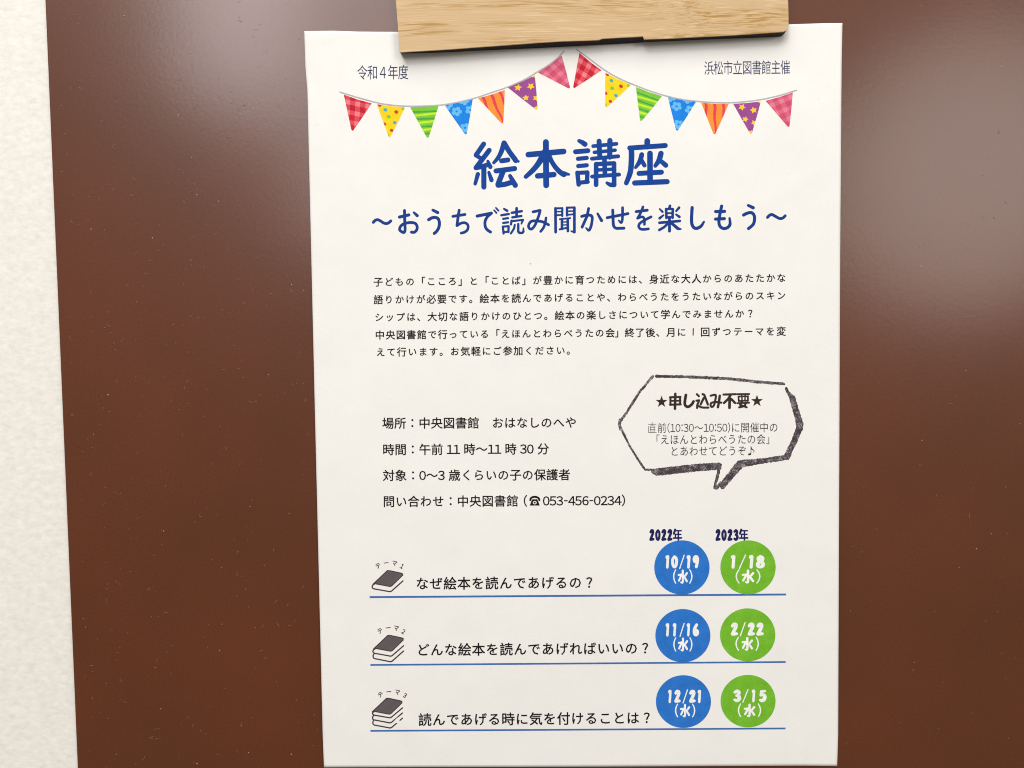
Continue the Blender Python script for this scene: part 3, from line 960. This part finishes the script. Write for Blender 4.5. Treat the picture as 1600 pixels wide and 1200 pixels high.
def pennant(kind, A, B, T):
    f_ = uvmap(A, B, T)
    # edges bow slightly
    tri = [f_(0, 0), f_(0.5, 0.015), f_(1, 0), f_(0.79, 0.46), f_(0.535, 0.98), f_(0.5, 1.0), f_(0.465, 0.98), f_(0.22, 0.47)]
    L = [[tri]]
    if kind in ('gingham', 'pink'):
        w = 0.085
        L.append([q(f_, c - w - .06, -.1, c + w - .06, -.1, c + w + .1, 1.1, c - w + .1, 1.1) for c in (0.20, 0.56, 0.92)])
        L.append([q(f_, -.1, c - w * .8 + .05, 1.1, c - w * .8 - .05, 1.1, c + w * .8 - .05, -.1, c + w * .8 + .05) for c in (0.16, 0.46, 0.76)])
        pick = lambda s: None if 0 not in s else (2 if 1 in s and 2 in s else (1 if (1 in s or 2 in s) else 0))
    elif kind == 'dots':
        L.append([blob(f_, *c) for c in ((0.70, 0.18, 0.075), (0.10, 0.02, 0.07), (0.30, 0.60, 0.07), (0.56, 0.77, 0.065))])
        L.append([blob(f_, *c) for c in ((0.31, 0.15, 0.075), (0.66, 0.52, 0.07))])
        L.append([blob(f_, *c) for c in ((0.44, 0.36, 0.075), (0.93, 0.06, 0.06), (0.44, 0.93, 0.06))])
        pick = lambda s: None if 0 not in s else max(s)
    elif kind == 'stripes':
        L.append([q(f_, -.1, v, 1.1, v + .02, 1.1, v + .075, -.1, v + .055) for v in (0.13, 0.36, 0.60, 0.83)])
        L.append([q(f_, -.1, v + .03, 1.1, v - .02, 1.1, v + .05, -.1, v + .10) for v in (0.22, 0.46, 0.70)])
        pick = lambda s: None if 0 not in s else max(s)
    elif kind == 'flowers':
        pet, cen = [], []
        for u, v in ((0.36, 0.26), (0.84, 0.30), (0.70, -0.02), (0.52, 0.80), (0.10, 0.02)):
            for k in range(5):
                a = 2 * math.pi * k / 5 + 0.3
                pet.append(blob(f_, u + 0.115 * math.cos(a), v + 0.09 * math.sin(a), 0.075, 9))
            pet.append(blob(f_, u, v, 0.08, 9))
            cen.append(blob(f_, u, v, 0.04, 7))
        L += [pet, cen]
        pick = lambda s: None if 0 not in s else max(s)
    elif kind == 'tiger':
        st = []
        for u, w in ((0.16, 0.055), (0.48, 0.06), (0.80, 0.05)):
            for k in range(6):
                v0, v1 = -.05 + k * .19, -.05 + (k + 1) * .19
                d0, d1 = 0.02 * math.sin(k * 1.7) + 0.06 * v0, 0.02 * math.sin((k + 1) * 1.7) + 0.06 * v1
                w0, w1 = w * (1 - .45 * v0), w * (1 - .45 * v1)
                st.append(q(f_, u + d0 - w0, v0, u + d0 + w0, v0, u + d1 + w1, v1, u + d1 - w1, v1))
        L.append(st)
        pick = lambda s: None if 0 not in s else (1 if 1 in s else 0)
    else:
        def st5(u, v, r, rot):
            return [f_(u + (r if i % 2 == 0 else r * .5) * math.cos(rot + math.pi * i / 5), v + .8 * (r if i % 2 == 0 else r * .5) * math.sin(rot + math.pi * i / 5)) for i in range(10)]
        L.append([st5(*c) for c in ((0.30, 0.13, 0.14, 0.3), (0.70, 0.26, 0.14, 0.8), (0.36, 0.52, 0.12, 0.1), (0.66, 0.66, 0.12, 0.5), (0.50, 0.95, 0.10, 0.2), (0.97, 0.0, 0.10, 0.4))])
        pick = lambda s: None if 0 not in s else (1 if 1 in s else 0)
    o = print_layers('pennant', L, pick, [ink(*c) for c in PAL[kind]], eps=0.00004)
    o['label'] = {'gingham': 'red gingham pennant', 'pink': 'pink gingham pennant', 'dots': 'yellow spotted pennant', 'stripes': 'green striped pennant',
                  'flowers': 'blue flowered pennant', 'tiger': 'orange and red striped pennant', 'stars': 'purple pennant with yellow stars'}[kind]
KIN = ('gingham', 'dots', 'stripes', 'flowers', 'tiger', 'stars', 'pink')
FL = (((218, 563), (383, 615), (268, 778)), ((415, 620), (582, 638), (490, 818)), ((613, 638), (782, 628), (718, 820)), ((818, 626), (985, 592), (945, 800)),
      ((1018, 585), (1176, 535), (1163, 735)), ((1195, 522), (1355, 448), (1368, 652)), ((1375, 432), (1515, 330), (1562, 525)))
FR = (((97, 315), (228, 418), (62, 523)), ((250, 432), (403, 505), (255, 638)), ((433, 518), (588, 572), (462, 720)), ((622, 573), (792, 603), (677, 778)),
      ((822, 612), (985, 618), (900, 800)), ((1012, 618), (1177, 603), (1118, 797)), ((1205, 600), (1367, 550), (1343, 755)))
STRING = ink(174, 170, 178)
for (ox, flags, strg) in ((480, FL, "~195,548 300,580 420,612 500,625 600,632 720,630 820,622 920,603 1010,580 1100,550 1200,515 1300,470 1370,428 1440,385 1490,345 1528,305 /3.8"),
                          (880, FR, "~80,295 150,345 240,412 330,465 430,508 520,542 610,570 700,590 800,603 900,610 1000,611 1100,603 1180,592 1280,570 1340,552 1390,537 /3.8")):
    for k, fl in zip(KIN, flags):
        pennant(k, *[(ox + x / 3.81, y / 3.81) for x, y in fl])
    pen('bunting_string', strg, ox, 0, 3.81, STRING, eps=0.00006)
# a stray speck of toner
pen('toner_speck', "829,412 829.3,412.6 /0.6", 0, 0, 1, THEME)
bpy.data.objects.remove(FO)
bpy.data.curves.remove(FC)

# ---------------------------------------------------------------- wooden bar holding the sheet
BF = [(624.4, 81.8), (660, 79.6), (700, 77.2), (745, 73.8), (800, 69.8), (842, 66.6), (880, 64.4), (915, 63.4), (936, 62.4), (941, 60.4), (975, 58.4), (1004.5, 57.0), (1006.5, 61.6), (1040, 60.2), (1060, 59.3),
      (1100, 57.2), (1140, 55.3), (1190, 52.0), (1224, 49.6), (1230.5, 46.8)]
BB = [(626.0, 83.6), (660, 83.0), (700, 81.8), (745, 79.2), (800, 76.8), (842, 75.0), (880, 73.0), (915, 71.2), (936, 70.0), (941, 69.8), (975, 68.0), (1004.5, 66.2), (1006.5, 66.0), (1040, 64.6), (1060, 63.8),
      (1100, 62.0), (1140, 60.4), (1190, 58.6), (1220.5, 57.0), (1226.5, 51.6)]
SIDE_R = [(1232.3, 40), (1232.2, 20), (1231.6, 0), (1230.5, -80)]
SIDE_L = [(614.5, -80), (618.3, 0), (621.5, 40), (623.8, 76)]
D_FRONT, D_MID, D_BACK = 0.0052, 0.0048, 0.00075
bar = bpy.data.objects.new('wooden_bar', None)
bar.empty_display_size = 0.03
C.objects.link(bar)
bar.location = plane_pt(925, 70, D_BACK)
tag(bar, 'pale wooden bar with chipped lower edge and dark backing across the top of the sheet', 'wooden bar')
def prism(name, front, back, mat, bev):
    bm = bmesh.new()
    f = [bm.verts.new(p - bar.location) for p in front]
    b_ = [bm.verts.new(p - bar.location) for p in back]
    ff = bm.faces.new(f)
    bm.faces.new(b_[::-1])
    n = len(f)
    for i in range(n):
        j = (i + 1) % n
        bm.faces.new((f[j], f[i], b_[i], b_[j]))
    bmesh.ops.recalc_face_normals(bm, faces=bm.faces)
    if bev:
        bmesh.ops.bevel(bm, geom=list(ff.edges), offset=bev, segments=2, profile=0.5, affect='EDGES', clamp_overlap=True)
    me = bpy.data.meshes.new(name)
    bm.to_mesh(me); bm.free()
    me.materials.append(mat)
    o = bpy.data.objects.new(name, me)
    C.objects.link(o)
    o.parent = bar
    return o
loop = BF + SIDE_R + SIDE_L
fr = [plane_pt(x, y, D_FRONT) for x, y in loop]
cx_ = plane_pt(925, 0, D_FRONT)
bk = [Vector((p.x, -D_MID, p.z)) for p in fr]
prism('wood_plate', fr, bk, mat_wood(), 0.00012)
fr2 = [Vector((p.x + (0.0002 if p.x < cx_.x else -0.0002), -D_MID + 0.00002, p.z + 0.00015)) for p in fr]
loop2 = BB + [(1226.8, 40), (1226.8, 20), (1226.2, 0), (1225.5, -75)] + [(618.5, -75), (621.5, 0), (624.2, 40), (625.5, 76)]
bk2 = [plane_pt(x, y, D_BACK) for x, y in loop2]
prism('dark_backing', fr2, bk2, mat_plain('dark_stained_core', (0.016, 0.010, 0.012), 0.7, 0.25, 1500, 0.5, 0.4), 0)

# ---------------------------------------------------------------- dust and lint on the board
random.seed(11)
dv, df, di = [], [], []
def fibre(px, py, L, w, bend, k):
    a = random.uniform(0, math.tau)
    n = 5
    pts = []
    x, y = px, py
    for i in range(n + 1):
        pts.append((x, y))
        x += math.cos(a) * L / n
        y += math.sin(a) * L / n
        a += bend / n
    for i, (x, y) in enumerate(pts):
        t = pts[min(i + 1, n)][0] - pts[max(i - 1, 0)][0], pts[min(i + 1, n)][1] - pts[max(i - 1, 0)][1]
        l = math.hypot(*t) or 1
        nx, ny = -t[1] / l * w / 2, t[0] / l * w / 2
        h = 0.00005 + 0.00012 * math.sin(math.pi * i / n)
        dv.append(plane_pt(x + nx, y + ny, h)); dv.append(plane_pt(x - nx, y - ny, h))
    b0 = len(dv) - 2 * (n + 1)
    for i in range(n):
        df.append((b0 + 2 * i, b0 + 2 * i + 1, b0 + 2 * i + 3, b0 + 2 * i + 2)); di.append(k)
def grain(px, py, r, k):
    b0 = len(dv)
    for i in range(6):
        g = math.tau * i / 6
        dv.append(plane_pt(px + r * math.cos(g) * random.uniform(.7, 1.2), py + r * math.sin(g) * random.uniform(.7, 1.2), 0.00004))
    dv.append(plane_pt(px, py, 0.00004 + r * 0.0002))
    for i in range(6):
        df.append((b0 + i, b0 + (i + 1) % 6, b0 + 6)); di.append(k)
for _ in range(820):
    if random.random() < 0.84:
        x, y = random.uniform(80, 500), random.uniform(-40, 1240)
        if x < 84 + y * 0.042: continue
        if x > 300 and random.random() < 0.4: continue
    else:
        x, y = random.uniform(1320, 1640), random.uniform(-40, 1240)
    lx = lerp_poly(LEFT, y, 1)
    if lx - 8 < x < 1322: continue
    if random.random() < 0.75:
        fibre(x, y, random.uniform(2, 7.5) * random.choice((0.6, 1, 1)), random.uniform(0.28, 0.6), random.uniform(-2.6, 2.6), 0)
    else:
        grain(x, y, random.uniform(0.35, 0.95) if random.random() < 0.9 else 1.2, 1 if random.random() < 0.5 else 0)
dust = link_mesh('dust', dv, df, [mat_plain('lint', (0.28, 0.155, 0.11), 0.8), mat_plain('pale_dust', (0.50, 0.33, 0.25), 0.8)], None, di)
tag(dust, 'fine lint and dust specks scattered over the brown board', 'dust', kind='stuff')
